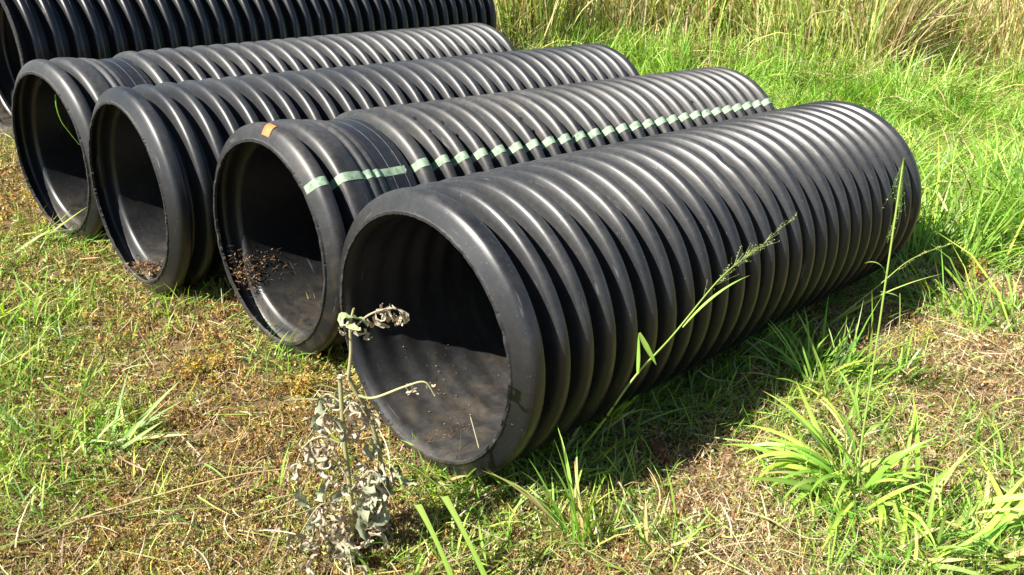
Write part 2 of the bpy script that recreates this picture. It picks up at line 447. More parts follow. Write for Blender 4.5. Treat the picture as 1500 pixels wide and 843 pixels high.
def merge(parts):
    off = 0; Vs, Fs, Cs = [], [], []
    for v, f, c in parts:
        Vs.append(v); Fs.append(f + off); Cs.append(c); off += len(v)
    return np.concatenate(Vs), np.concatenate(Fs), np.concatenate(Cs)

def pick(pal, weights, n, jit=.18):
    pal = np.array(pal); w = np.array(weights, float)
    if w.ndim == 1: i = rng.choice(len(pal), n, p=w / w.sum())
    else:
        cw = np.cumsum(w / w.sum(1, keepdims=True), 1); i = (rng.random(n)[:, None] > cw).sum(1).clip(0, len(pal) - 1)
    c = pal[i] * (1 + jit * rng.normal(size=(n, 1))) * (1 + .08 * rng.normal(size=(n, 3)))
    return np.clip(c, .004, .8)

def scatter(n, y0, y1, power, extra=.9):
    """random ground points in the region in view (with margin), denser towards the near side"""
    u = rng.random(n)
    if abs(power - 1) < 1e-6: y = y0 * (y1 / y0) ** u
    else: y = (y0 ** (1 - power) + u * (y1 ** (1 - power) - y0 ** (1 - power))) ** (1 / (1 - power))
    hw = .583 * (.911 * y + .77) + extra
    x = (rng.random(n) * 2 - 1) * hw
    return x, y

def sstep(a, b, v):
    t = np.clip((v - a) / (b - a), 0, 1); return t * t * (3 - 2 * t)

# where green grass grows in the foreground: photograph pixel of the patch centre, radius in metres, strength
PATCH = [((35, 470), .34, .9), ((20, 555), .30, .8), ((150, 640), .24, .8), ((75, 355), .40, .6), ((20, 390), .35, .7), ((300, 440), .22, .6), ((180, 335), .25, .5),
         ((430, 530), .22, .5), ((660, 700), .22, .9), ((780, 700), .22, .8), ((900, 690), .20, .7), ((850, 790), .16, .8), ((960, 800), .16, .6),
         ((1100, 520), .30, .8), ((1190, 580), .30, .9), ((1230, 720), .26, .9), ((1400, 790), .34, .9), ((1330, 830), .22, .8), ((1480, 700), .3, .7), ((1330, 640), .22, .5), ((1010, 610), .25, .5),
         ((1290, 770), .36, .8), ((1130, 620), .22, .6), ((1060, 560), .25, .7), ((1270, 600), .26, .7), ((1440, 640), .25, .35), ((1450, 470), .3, .3), ((230, 480), .25, .3), ((60, 720), .25, .4), ((700, 790), .2, .35), ((30, 640), .25, .5), ((1180, 660), .25, .6), ((600, 830), .12, .4), ((120, 560), .2, .4), ((1300, 560), .2, .3)]
PW = [(*G(*p), r, k) for p, r, k in PATCH]
b0 = np.array(G(1180, 470)); b1 = np.array(G(1440, 392)); bd = (b1 - b0) / np.hypot(*(b1 - b0)); bn = np.array([-bd[1], bd[0]])

def green_amount(x, y):
    g = np.zeros(len(x))
    wob = (fbm(x * 3, y * 3, 40) - .5)
    for px, py, r, k in PW:
        d = np.hypot(x - px, y - py) / r
        g = np.maximum(g, k * (1 - sstep(.45, 1.15, d + wob * .9)))
    back = sstep(-.15, .35, (x - b0[0]) * bn[0] + (y - b0[1]) * bn[1] + wob * .8)
    back = np.where((x + y) * D2 < 3.9, back * 0, back)
    g = np.maximum(g, back)
    g = np.maximum(g, sstep(6.0, 6.8, y + wob))
    return g

# ------------------------------------------------------------------ foreground mat of small dried and yellowing weeds
BROWN, TAN, OLIVE, YELLOW, ORANGE, DARK, RED, GREEN = ((.30, .19, .09), (.60, .49, .30), (.31, .30, .08), (.47, .44, .12), (.46, .29, .085), (.12, .08, .045), (.33, .16, .08), (.25, .38, .08))
PAL = [BROWN, TAN, OLIVE, YELLOW, ORANGE, DARK, RED, GREEN]

def mat_weights(x, y):
    n1 = fbm(x * 1.6, y * 1.6, 50); n2 = fbm(x * 4.5, y * 4.5, 60); n3 = fbm(x * 3.2 + 9, y * 3.2, 64); n4 = fbm(x * 7, y * 7, 66); g = green_amount(x, y)
    right = sstep(-.1, .7, x)                 # the right-hand side is drier and tanner
    lft = 1 - right
    w = np.stack([.24 + .95 * sstep(.46, .66, n2), .14 + .34 * right + .5 * sstep(.52, .74, n1) + .3 * sstep(.55, .72, n4), (.28 + .6 * sstep(.52, .34, n2)) * (1 - .5 * right), (.24 + .6 * sstep(.52, .34, n3)) * (1 - .55 * right),
                  (.08 + .95 * sstep(.52, .68, n3)) * (1 - .65 * right), .06 + .25 * sstep(.58, .75, n4), .04 + .25 * sstep(.56, .7, n1) * lft, .08 + 1.1 * g + .30 * sstep(.5, .35, n4) * lft], 1)
    return np.clip(w, .001, None)

def build_mat():
    """low sprigs: each a wiry stem with small leaves along it"""
    x, y = scatter(118000, 1.3, 7.6, 1.65, .6)
    clump = fbm(x * 10, y * 10, 70); g = green_amount(x, y)
    keep = keep_clear(x, y) & (rng.random(len(x)) < (.30 + 1.1 * sstep(.3, .6, clump)) * (1 - .6 * g * (y > 4)))
    x, y, clump = x[keep], y[keep], clump[keep]; n = len(x)
    sc = .85 + .22 * np.clip(y - 2, 0, 6)
    right = sstep(-.1, .7, x)
    P = np.stack([x, y, gz(x, y) - .004], -1)
    az = rng.random(n) * 6.283; tilt = rng.uniform(.35, 1.45, n); L = rng.uniform(.022, .062, n) * sc * (.6 + .8 * sstep(.3, .7, clump)); bend = rng.normal(.2, .6, n)
    c = pick(PAL, mat_weights(x, y), n, .22)
    stemc = c * .35 + np.array((.30, .19, .10)) * .55
    sv, sf, sc_ = blades_geo(P, az, L, (.0011 + .0013 * rng.random(n)) * sc, tilt, bend, 2, stemc, stemc, rng.normal(0, .8, n), 1.0, gz(x, y))
    path = sv.reshape(n, 3, 2, 3).mean(2)
    K = 7
    ii = np.repeat(np.arange(n), K); tt = (np.tile(np.linspace(.25, 1, K), n) + rng.normal(0, .06, n * K)).clip(.1, 1) * 2; j = np.minimum(tt.astype(int), 1); fr = (tt - j)[:, None]
    Q = path[ii, j] * (1 - fr) + path[ii, j + 1] * fr
    drop = rng.random(n * K) < .80 - .30 * right[ii]
    Q, ii = Q[drop], ii[drop]; m = len(Q)
    laz = az[ii] + np.where(rng.random(m) < .5, 1, -1) * rng.uniform(.3, 1.8, m)
    LL = (.007 + .017 * rng.random(m) ** 1.5) * sc[ii]; Wd = LL * rng.uniform(.25, .52, m)
    lc = c[ii] * (1 + .18 * rng.normal(size=(m, 1))); odd = rng.random(m) < .22
    lc[odd] = pick(PAL, mat_weights(Q[odd, 0], Q[odd, 1]), int(odd.sum()), .22)
    lv, lf, lcc = leaflets_geo(Q, laz, LL, Wd, rng.uniform(.4, 2.1, m), rng.normal(0, .8, m), np.clip(lc, .01, .75), .25)
    v, f, cc = merge([(sv, sf, sc_), (lv, lf, lcc)])
    o = obj('dry_weed_mat', mesh_np('dry_weed_mat', v, f, cc, smooth=False), M_DRY)
    tag(o, 'mat of small dried brown, yellow and olive weeds covering the foreground', 'ground cover', kind='stuff')
    # wiry dead stems and straw
    n = 125000
    x, y = scatter(n, 1.3, 7.2, 1.6, .6)
    k = keep_clear(x, y) & (rng.random(n) < .62 + .38 * sstep(-.3, .8, x)); x, y = x[k], y[k]; n = len(x)
    sc = .85 + .2 * np.clip(y - 2, 0, 6)
    P = np.stack([x, y, gz(x, y) + .002 + .05 * rng.random(n) ** 1.4], -1)
    right = sstep(-.1, .8, x)[:, None]
    w = np.array([[.35, .35, .10, .06, .06, .12, .12, .04]]) * (1 - right) + np.array([[.30, .62, .05, .03, .03, .10, .06, .03]]) * right
    c = pick(PAL, w, n, .22)
    v, f, cc = blades_geo(P, rng.random(n) * 6.283, (.02 + .09 * rng.random(n) ** 2.0) * sc, (.0011 + .0016 * rng.random(n)) * sc, rng.uniform(.6, 1.75, n), rng.normal(0, .8, n), 2, c, c * .95,
                          rng.normal(0, .8, n), 1.0, gz(x, y))
    n = 2300                                                       # longer loose blades lying about
    x, y = scatter(n, 1.4, 6.0, 1.4, .5); k = keep_clear(x, y, .4); x, y = x[k], y[k]; n = len(x)
    c = pick([TAN, (.62, .55, .38), BROWN, YELLOW, (.34, .42, .14), GREEN], [.3, .15, .15, .1, .15, .15], n)
    lb = blades_geo(np.stack([x, y, gz(x, y) + .01 + .05 * rng.random(n)], -1), rng.random(n) * 6.283, rng.uniform(.06, .26, n), rng.uniform(.0022, .006, n), rng.uniform(1.2, 1.65, n), rng.normal(.1, .35, n), 5, c, c, rng.normal(0, .7, n), .8, gz(x, y) + .02, rng.normal(0, .7, n))
    v, f, cc = merge([(v, f, cc), lb])
    o = obj('dry_straw', mesh_np('dry_straw', v, f, cc), M_DRY)
    tag(o, 'fine dead stems and straw scattered through the dried weeds', 'straw', kind='stuff')
build_mat()

# ------------------------------------------------------------------ grass that nobody could count
GA, GB, GC, GD, GY, GS = (.245, .43, .065), (.165, .33, .05), (.35, .53, .11), (.09, .20, .04), (.50, .54, .15), (.68, .56, .32)
def build_green():
    parts = []
    # short foreground grass in the patches
    x, y = scatter(76000, 1.3, 7.0, 1.5, .6)
    g = green_amount(x, y)
    k = keep_clear(x, y) & (rng.random(len(x)) < g * 1.0 + .012 + .03 * sstep(.5, .7, fbm(x * 4, y * 4, 44))); x, y = x[k], y[k]; n = len(x)
    P = np.stack([x, y, gz(x, y) + .003], -1)
    c = pick([GA, GB, GC, GD, GY], [.35, .25, .2, .1, .1], n)
    parts.append(blades_geo(P, rng.random(n) * 6.283, .05 + .15 * rng.random(n) ** 1.5, .003 + .006 * rng.random(n), rng.uniform(.2, 1.35, n), rng.uniform(0, 1.3, n), 3, c, c * [1.15, 1.05, .9], rng.normal(0, .5, n), .7, gz(x, y), rng.normal(0, .4, n)))
    # lush grass behind and beyond the pipes
    n = 185000
    y = 3.2 + 10.6 * rng.random(n) ** 1.1; x = (rng.random(n) * 2 - 1) * (.583 * (.911 * y + .77) + 1.2)
    g = green_amount(x, y) * (.40 + .9 * sstep(.36, .60, fbm(x * 2.6, y * 2.6, 92))); dryp = fbm(x * .9, y * .9, 90)
    k = keep_clear(x, y, .42) & ((x + y) * D2 > 3.3) & (rng.random(n) < g * (1.05 - .6 * sstep(.60, .74, dryp))); x, y, dryp = x[k], y[k], dryp[k]; n = len(x)
    P = np.stack([x, y, gz(x, y) + .003], -1)
    dw = .8 * sstep(.52, .72, dryp + rng.normal(0, .05, n))
    w = np.stack([.42 - .2 * dw, .24 - .15 * dw, .24 - .1 * dw, .06 + 0 * dw, .03 + .2 * dw, .01 + .30 * dw], 1)
    c = pick([GA, GB, GC, GD, GY, GS], w, n)
    hh = .45 + 1.5 * sstep(.35, .75, fbm(x * 1.8, y * 1.8, 33))
    swirl = fbm(x * 1.3, y * 1.3, 95) * 16.0 + rng.normal(0, .75, n)
    parts.append(blades_geo(P, swirl, (.13 + .30 * rng.random(n) ** 1.2) * hh, .005 + .011 * rng.random(n), rng.uniform(.1, 1.3, n), rng.uniform(.1, 1.5, n), 3, c, c * [1.12, 1.05, .9], rng.normal(0, .5, n), .7, gz(x, y), rng.normal(0, .4, n)))
    n = 9000
    x = rng.uniform(-3, 11, n); y = reed_front(x) + rng.normal(-.25, .35, n); k = fbm(x * 1.6, y * 1.6, 104) > .44; x, y = x[k], y[k]; n = len(x)
    c = pick([GA, GB, GC, GY], [.4, .2, .3, .1], n)
    parts.append(blades_geo(np.stack([x, y, gz(x, y)], -1), rng.random(n) * 6.283, rng.uniform(.25, .8, n), rng.uniform(.008, .018, n), np.abs(rng.normal(.2, .25, n)), rng.gamma(1.5, .45, n), 4, c, c * [1.1, 1.05, .9], rng.normal(0, .6, n), .7, gz(x, y), rng.normal(0, .4, n)))
    # thatch of dead blades lying between the green tufts
    n = 12000
    y = 3.4 + 9.6 * rng.random(n) ** 1.1; x = (rng.random(n) * 2 - 1) * (.583 * (.911 * y + .77) + 1.0)
    k = keep_clear(x, y, .42) & ((x + y) * D2 > 3.5) & (fbm(x * 1.5, y * 1.5, 98) + .12 * rng.normal(size=n) > .50) & (green_amount(x, y) > .3); x, y = x[k], y[k]; n = len(x)
    c = pick([GS, (.46, .34, .18), (.30, .20, .10), GY], [.4, .25, .2, .15], n)
    parts.append(blades_geo(np.stack([x, y, gz(x, y) + .10 * rng.random(n) ** 2], -1), rng.random(n) * 6.283, rng.uniform(.08, .45, n), rng.uniform(.004, .010, n), rng.uniform(1.0, 1.65, n), rng.uniform(-.3, .5, n), 3, c, c, rng.normal(0, .7, n), .8, gz(x, y), rng.normal(0, .5, n)))
    for key, L_ in (('A', 2.95), ('B', .5), ('C', .4), ('D', .4)):
        px_, py_, yaw, tl, R_ = PIPES[key]; n = int(1100 * L_)
        ss = rng.uniform(-.12, L_, n); dd = -np.abs(rng.normal(.18, .16, n)) if key == 'A' else rng.normal(0, .3, n)
        x = px_ + ss * math.cos(yaw) - dd * math.sin(yaw); y = py_ + ss * math.sin(yaw) + dd * math.cos(yaw)
        k = (fbm(x * 5, y * 5, 15) > .42) & ((ss < -.02) | (np.abs(dd) > .13)); x, y = x[k], y[k]; n = len(x)
        c = pick([GA, GB, GC, GD, GY, GS], [.25, .25, .1, .2, .1, .12], n)
        parts.append(blades_geo(np.stack([x, y, gz(x, y)], -1), yaw - 1.57 + rng.normal(0, .9, n), rng.uniform(.06, .24, n), rng.uniform(.003, .009, n), rng.uniform(.5, 1.45, n), rng.uniform(0, .7, n), 3, c, c, rng.normal(0, .5, n), .7, gz(x, y), rng.normal(0, .4, n)))
    v, f, c = merge(parts)
    tag(obj('green_grass', mesh_np('green_grass', v, f, c), M_GRASS), 'bright green grass growing round and beyond the pipes', 'grass', kind='stuff')

def reed_front(x):           # distance at which the tall grass begins, uneven
    return 12.0 + .8 * (vnoise(x * .7, x * 0 + 3, 5) - .5) * 2 - .10 * (x - 3)

def reeds_geo(n, x, y, dry, tall):
    P = np.stack([x, y, gz(x, y)], -1)
    dw = np.clip(dry, 0, 1)
    w = np.stack([.24 * (1 - .8 * dw), .05 * (1 - dw), .34 * (1 - .6 * dw), .03 * (1 - dw), .32 + 0 * dw, .10 + .60 * dw, .02 + .08 * dw], 1)
    c = pick([GA, GB, GC, GD, GY, GS, (.24, .15, .07)], w, n)
    tip = c * np.where(rng.random(n) < .4, 1, .6)[:, None] + np.array(GS) * np.where(rng.random(n) < .4, 0, .4)[:, None]
    L = tall * rng.uniform(.45, 1.15, n)
    return blades_geo(P, rng.random(n) * 6.283, L, .010 + .014 * rng.random(n), np.abs(rng.normal(0, .20, n)), rng.gamma(1.4, .36, n), 6, c, tip, rng.normal(0, .8, n), .6, gz(x, y), rng.normal(0, .5, n))

def build_reeds():
    n = 26000
    x = rng.uniform(-3.5, 12.5, n); y = reed_front(x) + 3.4 * rng.random(n) ** 1.4
    clump = fbm(x * 1.4, y * 1.4, 101); k = rng.random(n) < .12 + 1.4 * sstep(.40, .62, clump); x, y = x[k], y[k]; n = len(x)
    dry = sstep(.36, .58, fbm(x * .9, y * .9, 77)) * .85 + .65 * sstep(2.2, 4.5, x)
    parts = [reeds_geo(n, x, y, dry, 2.3)]
    # collapsed dead blades lying against the foot of the bank
    n = 11000
    x = rng.uniform(-3.5, 12.5, n); y = reed_front(x) + rng.normal(.25, .35, n)
    k = fbm(x * 1.1, y * 1.1, 131) > .46; x, y = x[k], y[k]; n = len(x)
    P = np.stack([x, y, gz(x, y) + .25 * rng.random(n) ** 2], -1)
    c = pick([GS, (.60, .50, .30), (.26, .16, .08), GY], [.45, .25, .2, .1], n)
    parts.append(blades_geo(P, rng.random(n) * 6.283, rng.uniform(.3, 1.1, n), .006 + .008 * rng.random(n), rng.uniform(.6, 1.4, n), rng.uniform(.1, 1.2, n), 5, c, c, rng.normal(0, .9, n), .7, gz(x, y), rng.normal(0, .7, n)))
    v, f, c = merge(parts)
    tag(obj('tall_grass', mesh_np('tall_grass', v, f, c), M_GRASS), 'bank of tall green and straw coloured cane grass behind the pipes', 'tall grass', kind='stuff')
build_green()
build_reeds()

# ------------------------------------------------------------------ single plants
def broad_blade(name, P, az, L, W, tilt, curl, c0, c1, parent, segs=9, roll=0.0, sway=0.0, cut=False, fold=.28, mat=None, bump=0.0):
    """one grass blade with a folded midrib; P relative to the parent"""
    t = np.linspace(0, 1, segs + 1)
    a = tilt + curl * t ** 1.4 + bump * np.sin(t * 9)
    az_t = az + sway * t
    st = L / segs
    d = np.stack([np.sin(a) * np.cos(az_t), np.sin(a) * np.sin(az_t), np.cos(a)], -1)
    C = np.array(P)[None] + np.concatenate([np.zeros((1, 3)), np.cumsum((d[1:] + d[:-1]) / 2 * st, 0)])
    w = W * np.interp(t, [0, .1, .4, .75, 1], [.55, .8, 1, .7, .95 if cut else .03]) * .5
    if cut: w = W * np.interp(t, [0, .3, 1], [.6, .9, 1]) * .5
    sx = np.stack([-np.sin(az_t), np.cos(az_t), 0 * t], -1)
    nr = np.cross(d, sx)
    rr = roll + .35 * np.sin(t * 3 + az)
    side = sx * np.cos(rr)[:, None] + nr * np.sin(rr)[:, None]
    up = np.cross(side, d)
    A = C - side * w[:, None] - up * (w * fold)[:, None]; B = C + side * w[:, None] - up * (w * fold)[:, None]
    Vv = np.stack([A, C, B], 1).reshape(-1, 3)
    i = np.arange(segs) * 3
    f = np.concatenate([np.stack([i, i + 1, i + 4, i + 3], -1), np.stack([i + 1, i + 2, i + 5, i + 4], -1)])
    c = np.array(c0)[None] * (1 - t[:, None]) + np.array(c1)[None] * t[:, None]
    cc = np.repeat(c[:, None], 3, 1) * np.array([1, 1.25, 1])[None, :, None]
    return obj(name, mesh_np(name, Vv, f, np.clip(cc.reshape(-1, 3), 0, .8)), mat or M_GRASS, parent)

def tube(name, pts, radii, col, parent, mat=None, sides=7):
    pts = np.array(pts, float); n = len(pts); radii = np.broadcast_to(np.asarray(radii, float), (n,))
    T = np.gradient(pts, axis=0); T /= np.linalg.norm(T, axis=1)[:, None] + 1e-9
    ref = np.where(np.abs(T[:, 2:3]) > .9, np.array([[1., 0, 0]]), np.array([[0, 0, 1.]]))
    U = np.cross(T, ref); U /= np.linalg.norm(U, axis=1)[:, None]; Wv = np.cross(T, U)
    a = np.linspace(0, 2 * math.pi, sides, endpoint=False)
    R = pts[:, None] + radii[:, None, None] * (np.cos(a)[None, :, None] * U[:, None] + np.sin(a)[None, :, None] * Wv[:, None])
    idx = np.arange(n * sides).reshape(n, sides); nx = np.roll(idx, -1, 1)
    f = np.stack([idx[:-1], nx[:-1], nx[1:], idx[1:]], -1).reshape(-1, 4)
    Vv = R.reshape(-1, 3)
    capb = len(Vv); Vv = np.concatenate([Vv, pts[:1], pts[-1:]])
    f = np.concatenate([f, np.stack([idx[0], nx[0], np.full(sides, capb), np.full(sides, capb)], -1), np.stack([idx[-1], np.full(sides, capb + 1), np.full(sides, capb + 1), nx[-1]], -1)])
    tri = f[-2 * sides:]
    quads = f[:-2 * sides]
    me = bpy.data.meshes.new(name)
    me.from_pydata([tuple(v) for v in Vv], [], [tuple(int(k) for k in q) for q in quads] + [tuple(dict.fromkeys(int(k) for k in q)) for q in tri])
    me.polygons.foreach_set('use_smooth', [True] * len(me.polygons))
    at = me.attributes.new('tint', 'FLOAT_COLOR', 'POINT')
    col = np.asarray(col, float)
    cc = np.ones((len(Vv), 4), np.float32); cc[:, :3] = col if col.ndim == 1 else np.concatenate([np.repeat(col, sides, 0), col[:1], col[-1:]])
    at.data.foreach_set('color', cc.ravel())
    return obj(name, me, mat or M_GRASS, parent)

def spline(pts, n=14):
    """Catmull-Rom through the points"""
    p = np.array(pts, float); p = np.concatenate([2 * p[:1] - p[1:2], p, 2 * p[-1:] - p[-2:-1]])
    out = []
    m = len(p) - 3
    for i in range(m):
        t = np.linspace(0, 1, n, endpoint=(i == m - 1))[:, None]
        a, b, c, d = p[i:i + 4]
        out.append(.5 * (2 * b + (c - a) * t + (2 * a - 5 * b + 4 * c - d) * t ** 2 + (3 * b - a - 3 * c + d) * t ** 3))
    return np.concatenate(out)

GREENS = [GA, GB, GC, (.33, .47, .08), (.25, .40, .09)]
def jit(c, k=.15):
    c = np.array(c); return np.clip(c * (1 + random.gauss(0, k)) * np.array([1 + random.gauss(0, .06) for _ in range(3)]), .01, .7)

def tuft(px, py, label, n, L, W, tilt=(.15, 1.0), curl=(.3, 1.4), az=None, spread=math.pi, foot=.05, cols=GREENS, group=None, name='grass_tuft', cat='grass tuft'):
    x, y = G(px, py); z = float(gz(x, y))
    root = empty(name, (x, y, z)); tag(root, label, cat, group)
    for i in range(n):
        a = random.uniform(-math.pi, math.pi) if az is None else random.gauss(az, spread)
        fx, fy = random.gauss(0, foot), random.gauss(0, foot)
        c = jit(random.choice(cols) if random.random() > .13 else (.55, .45, .22)); ti = random.uniform(*tilt)
        broad_blade('blade', (fx, fy, float(gz(x + fx, y + fy)) - z - .01), a, random.uniform(*L), random.uniform(*W), ti, random.uniform(*curl), c, c * np.array([1.12, 1.05, .9]), root,
                    sway=random.gauss(0, .4), roll=random.gauss(0, .4))
    return root

TG = 'clumps of green grass in the foreground'
tuft(1238, 722, 'largest green grass clump at lower right with wide arching blades and tall seed stalk', 46, (.25, .5), (.015, .028), (.3, 1.1), (.5, 1.7), math.radians(190), .8, .035, group=TG)
tuft(1262, 735, 'short wide leaved grass growing against the right side of the largest grass clump', 26, (.15, .4), (.014, .026), (.1, 1.0), (.6, 2.0), math.radians(-50), .9, .04, group=TG)
tuft(1195, 575, 'dense green grass clump in the edge of the front pipe shadow', 34, (.2, .42), (.008, .015), (.3, 1.2), (.3, 1.2), math.radians(160), 1.1, .06, group=TG)
tuft(1120, 520, 'dark green grass clump in the shade beside the middle of the front pipe', 22, (.15, .36), (.007, .013), (.3, 1.1), (.3, 1.2), None, 1, .06, group=TG)
tuft(1250, 640, 'upright green grass between the shaded clump and the largest clump', 18, (.18, .4), (.009, .016), (.05, .7), (.3, 1.3), None, 1, .05, group=TG)
tuft(1420, 800, 'flattened broad green blades in the lower right corner', 60, (.2, .45), (.014, .026), (.7, 1.35), (.0, .5), math.radians(-20), 1.2, .11, group=TG)
tuft(1345, 835, 'green grass clump at the bottom edge left of the flattened corner blades', 18, (.15, .32), (.01, .018), (.2, 1.1), (.3, 1.4), None, 1, .05, group=TG)
tuft(1470, 690, 'loose bent green grass at the right edge above the corner blades', 14, (.2, .4), (.007, .012), (.5, 1.2), (.2, 1.0), None, 1, .08, group=TG)
tuft(845, 800, 'upright bright green tuft at bottom centre with one tall narrow blade', 22, (.2, .42), (.009, .014), (.1, .8), (.1, .8), math.radians(150), .9, .025, group=TG)
tuft(955, 815, 'small green tuft at the bottom edge right of the tuft with a tall blade', 10, (.1, .24), (.008, .013), (.1, .8), (.2, .9), None, 1, .03, group=TG)
tuft(870, 640, 'dark green grass tuft growing out from under the front pipe beside its mouth', 14, (.2, .42), (.008, .014), (.4, 1.1), (.1, .7), math.radians(20), .5, .04, group=TG)
tuft(800, 688, 'low broad green blades lying under the right edge of the front pipe mouth', 16, (.12, .28), (.01, .016), (.8, 1.35), (.1, .5), None, 1, .08, group=TG)
tuft(650, 700, 'low green blades in front of the lowest point of the front pipe mouth', 14, (.08, .2), (.008, .013), (.6, 1.3), (.1, .6), None, 1, .09, group=TG)
tuft(150, 650, 'flattened blue green broad grass tuft in the dried weeds at lower left', 24, (.16, .36), (.010, .018), (.9, 1.4), (.0, .5), math.radians(10), .8, .05, cols=[(.24, .38, .14), (.34, .48, .18), (.20, .34, .09)], group=TG)
tuft(120, 600, 'upright narrow green tuft above the flattened blue green tuft at left', 16, (.12, .26), (.006, .011), (.2, .9), (.2, 1.0), None, 1, .06, group=TG)
tuft(30, 470, 'bright green grass tuft at the left edge level with the second pipe mouth', 26, (.14, .32), (.006, .012), (.3, 1.2), (.2, 1.0), None, 1, .13, group=TG)
tuft(60, 358, 'broad green blades lying below the mouth of the bell ended pipe', 18, (.2, .5), (.010, .018), (.9, 1.4), (.0, .4), math.radians(0), .6, .10, group=TG)
tuft(20, 560, 'loose green grass tuft at the left edge beside the upright narrow tuft', 16, (.12, .28), (.006, .011), (.3, 1.2), (.2, 1.0), None, 1, .09, group=TG)
tuft(290, 428, 'short green grass under the mouth of the unstriped pipe', 16, (.08, .2), (.006, .011), (.5, 1.2), (.2, 1.0), None, 1, .10, group=TG)
tuft(1400, 330, 'long green grass at the end of the front pipe shadow', 26, (.2, .45), (.007, .013), (.4, 1.2), (.2, 1.0), None, 1, .12, group=TG)
tuft(1330, 395, 'shaded green tuft right of the far end of the front pipe', 18, (.15, .35), (.007, .012), (.3, 1.1), (.2, 1.0), None, 1, .08, group=TG)

# single tall narrow blade of the bottom centre tuft
x, y = G(850, 815); z = float(gz(x, y))
r_ = empty('tall_grass_shoot', (x, y, z)); tag(r_, 'single tall pointed green blade standing before the front pipe', 'grass blade', kind='thing')
broad_blade('blade', (0, 0, -.01), math.radians(170), .44, .014, .12, .25, GA, GC, r_)
# two wide blades cut square
for (px, py, L_, ti, lab) in ((672, 872, .34, .30, 'left one of two wide pale green blades cut square at the bottom edge'), (728, 885, .40, .34, 'right one of two wide pale green blades cut square at the bottom edge')):
    x, y = G(px, py); z = float(gz(x, y))
    r_ = empty('cut_grass_shoot', (x, y, z)); tag(r_, lab, 'grass blade', 'wide blades cut square at the top')
    broad_blade('blade', (0, 0, -.01), math.radians(172), L_, .033, ti, .12, (.24, .42, .06), (.40, .56, .13), r_, cut=True, roll=1.25, fold=.3)
# straw standing before the mouth
x, y = G(712, 712); z = float(gz(x, y))
r_ = empty('dry_straw_stalk', (x, y, z)); tag(r_, 'thin pale straw standing before the mouth of the front pipe', 'straw')
tube('stem', spline([(0, 0, 0), (-.02, .01, .12), (-.055, .02, .27)]), .0022, (.62, .54, .36), r_, M_DRY)

def lying_stalk(p0, p1, label, col, w=.004, sag=.015):
    a = np.array([*G(*p0), 0.]); b = np.array([*G(*p1), 0.])
    t = np.linspace(0, 1, 9)[:, None]; pts = a + (b - a) * t
    pts[:, :2] += np.array([[-(b - a)[1], (b - a)[0]]]) * (.03 * np.sin(t * 3.1))
    pts[:, 2] = gz(pts[:, 0], pts[:, 1]) + .03 + sag * np.sin(t[:, 0] * 3.1)
    r = empty('fallen_stalk', tuple(pts[0])); tag(r, label, 'stalk', 'dry stalks lying on the ground')
    tube('stem', pts - pts[0], np.linspace(w, w * .35, 9), col, r, M_DRY)
    return r
lying_stalk((20, 812), (470, 690), 'long pale dry stalk lying across the lower left corner', (.66, .52, .27), .0042, .03)
lying_stalk((180, 770), (360, 762), 'thin green stalk lying just under the long pale dry stalk', (.34, .42, .12), .0022)
lying_stalk((335, 715), (375, 622), 'short yellow stalk crossing above the long pale dry stalk', (.58, .45, .10), .0024)
lying_stalk((1000, 830), (1140, 806), 'bent straw coloured stalk lying at the bottom edge right of centre', (.62, .50, .26), .0042)
lying_stalk((300, 690), (350, 740), 'green blade like stalk lying at the tip of the flattened tuft', (.24, .40, .10), .004)
lying_stalk((110, 545), (10, 530), 'pale green stalk lying at the left edge', (.40, .46, .15), .003)
lying_stalk((1360, 470), (1490, 540), 'straw stalk lying in the dry patch at the right edge', (.62, .48, .26), .003)

# ---- tall flowering grass stalks
def seed_head(name, axis_pts, n, spread, blen, col, parent, droop=.6):
    """panicle: many hair-thin branchlets with beads, one joined part"""
    ax = np.array(axis_pts); m = len(ax)
    P, A, Ls, Ti = [], [], [], []
    parts = []
    k = rng.random(n); i = (k * (m - 1)).astype(int); fr = (k * (m - 1) - i)[:, None]
    base = ax[i] * (1 - fr) + ax[np.minimum(i + 1, m - 1)] * fr
    d = ax[-1] - ax[0]; d = d / np.linalg.norm(d)
    az0 = math.atan2(d[1], d[0]); ti0 = math.acos(max(-1, min(1, d[2])))
    L = blen * (1.1 - .7 * k) * rng.uniform(.6, 1.2, n)
    az = az0 + rng.normal(0, spread, n) / max(.3, math.sin(ti0)); ti = np.clip(ti0 + rng.normal(0, spread * .7, n), .02, 3)
    c = np.tile(np.array(col), (n, 1)) * rng.uniform(.8, 1.2, (n, 1))
    parts.append(blades_geo(base, az, L, np.full(n, .0016), ti, np.full(n, droop) * rng.uniform(.3, 1.2, n), 5, c, c * .9, rng.normal(0, 1, n), 1.0))
    # grains along the branchlets
    v = parts[0][0].reshape(n, 6, 2, 3).mean(2)
    nb = 7
    ii = np.repeat(np.arange(n), nb); tt = rng.uniform(.25, 1, n * nb) * 5; j = np.minimum(tt.astype(int), 4); fr = (tt - j)[:, None]
    pb = v[ii, j] * (1 - fr) + v[ii, j + 1] * fr
    mm = len(pb)
    parts.append(leaflets_geo(pb, rng.random(mm) * 6.283, np.full(mm, .0062), np.full(mm, .0030), rng.uniform(.3, 2.4, mm), rng.normal(0, 1, mm), np.tile(np.array(col) * 1.1, (mm, 1)) * rng.uniform(.7, 1.3, (mm, 1))))
    vv, f, cc = merge(parts)
    o = obj(name, mesh_np(name, vv, f, np.clip(cc, .01, .7)), M_GRASS, parent); o['kind'] = 'stuff'
    return o

STEM = (.42, .55, .14)
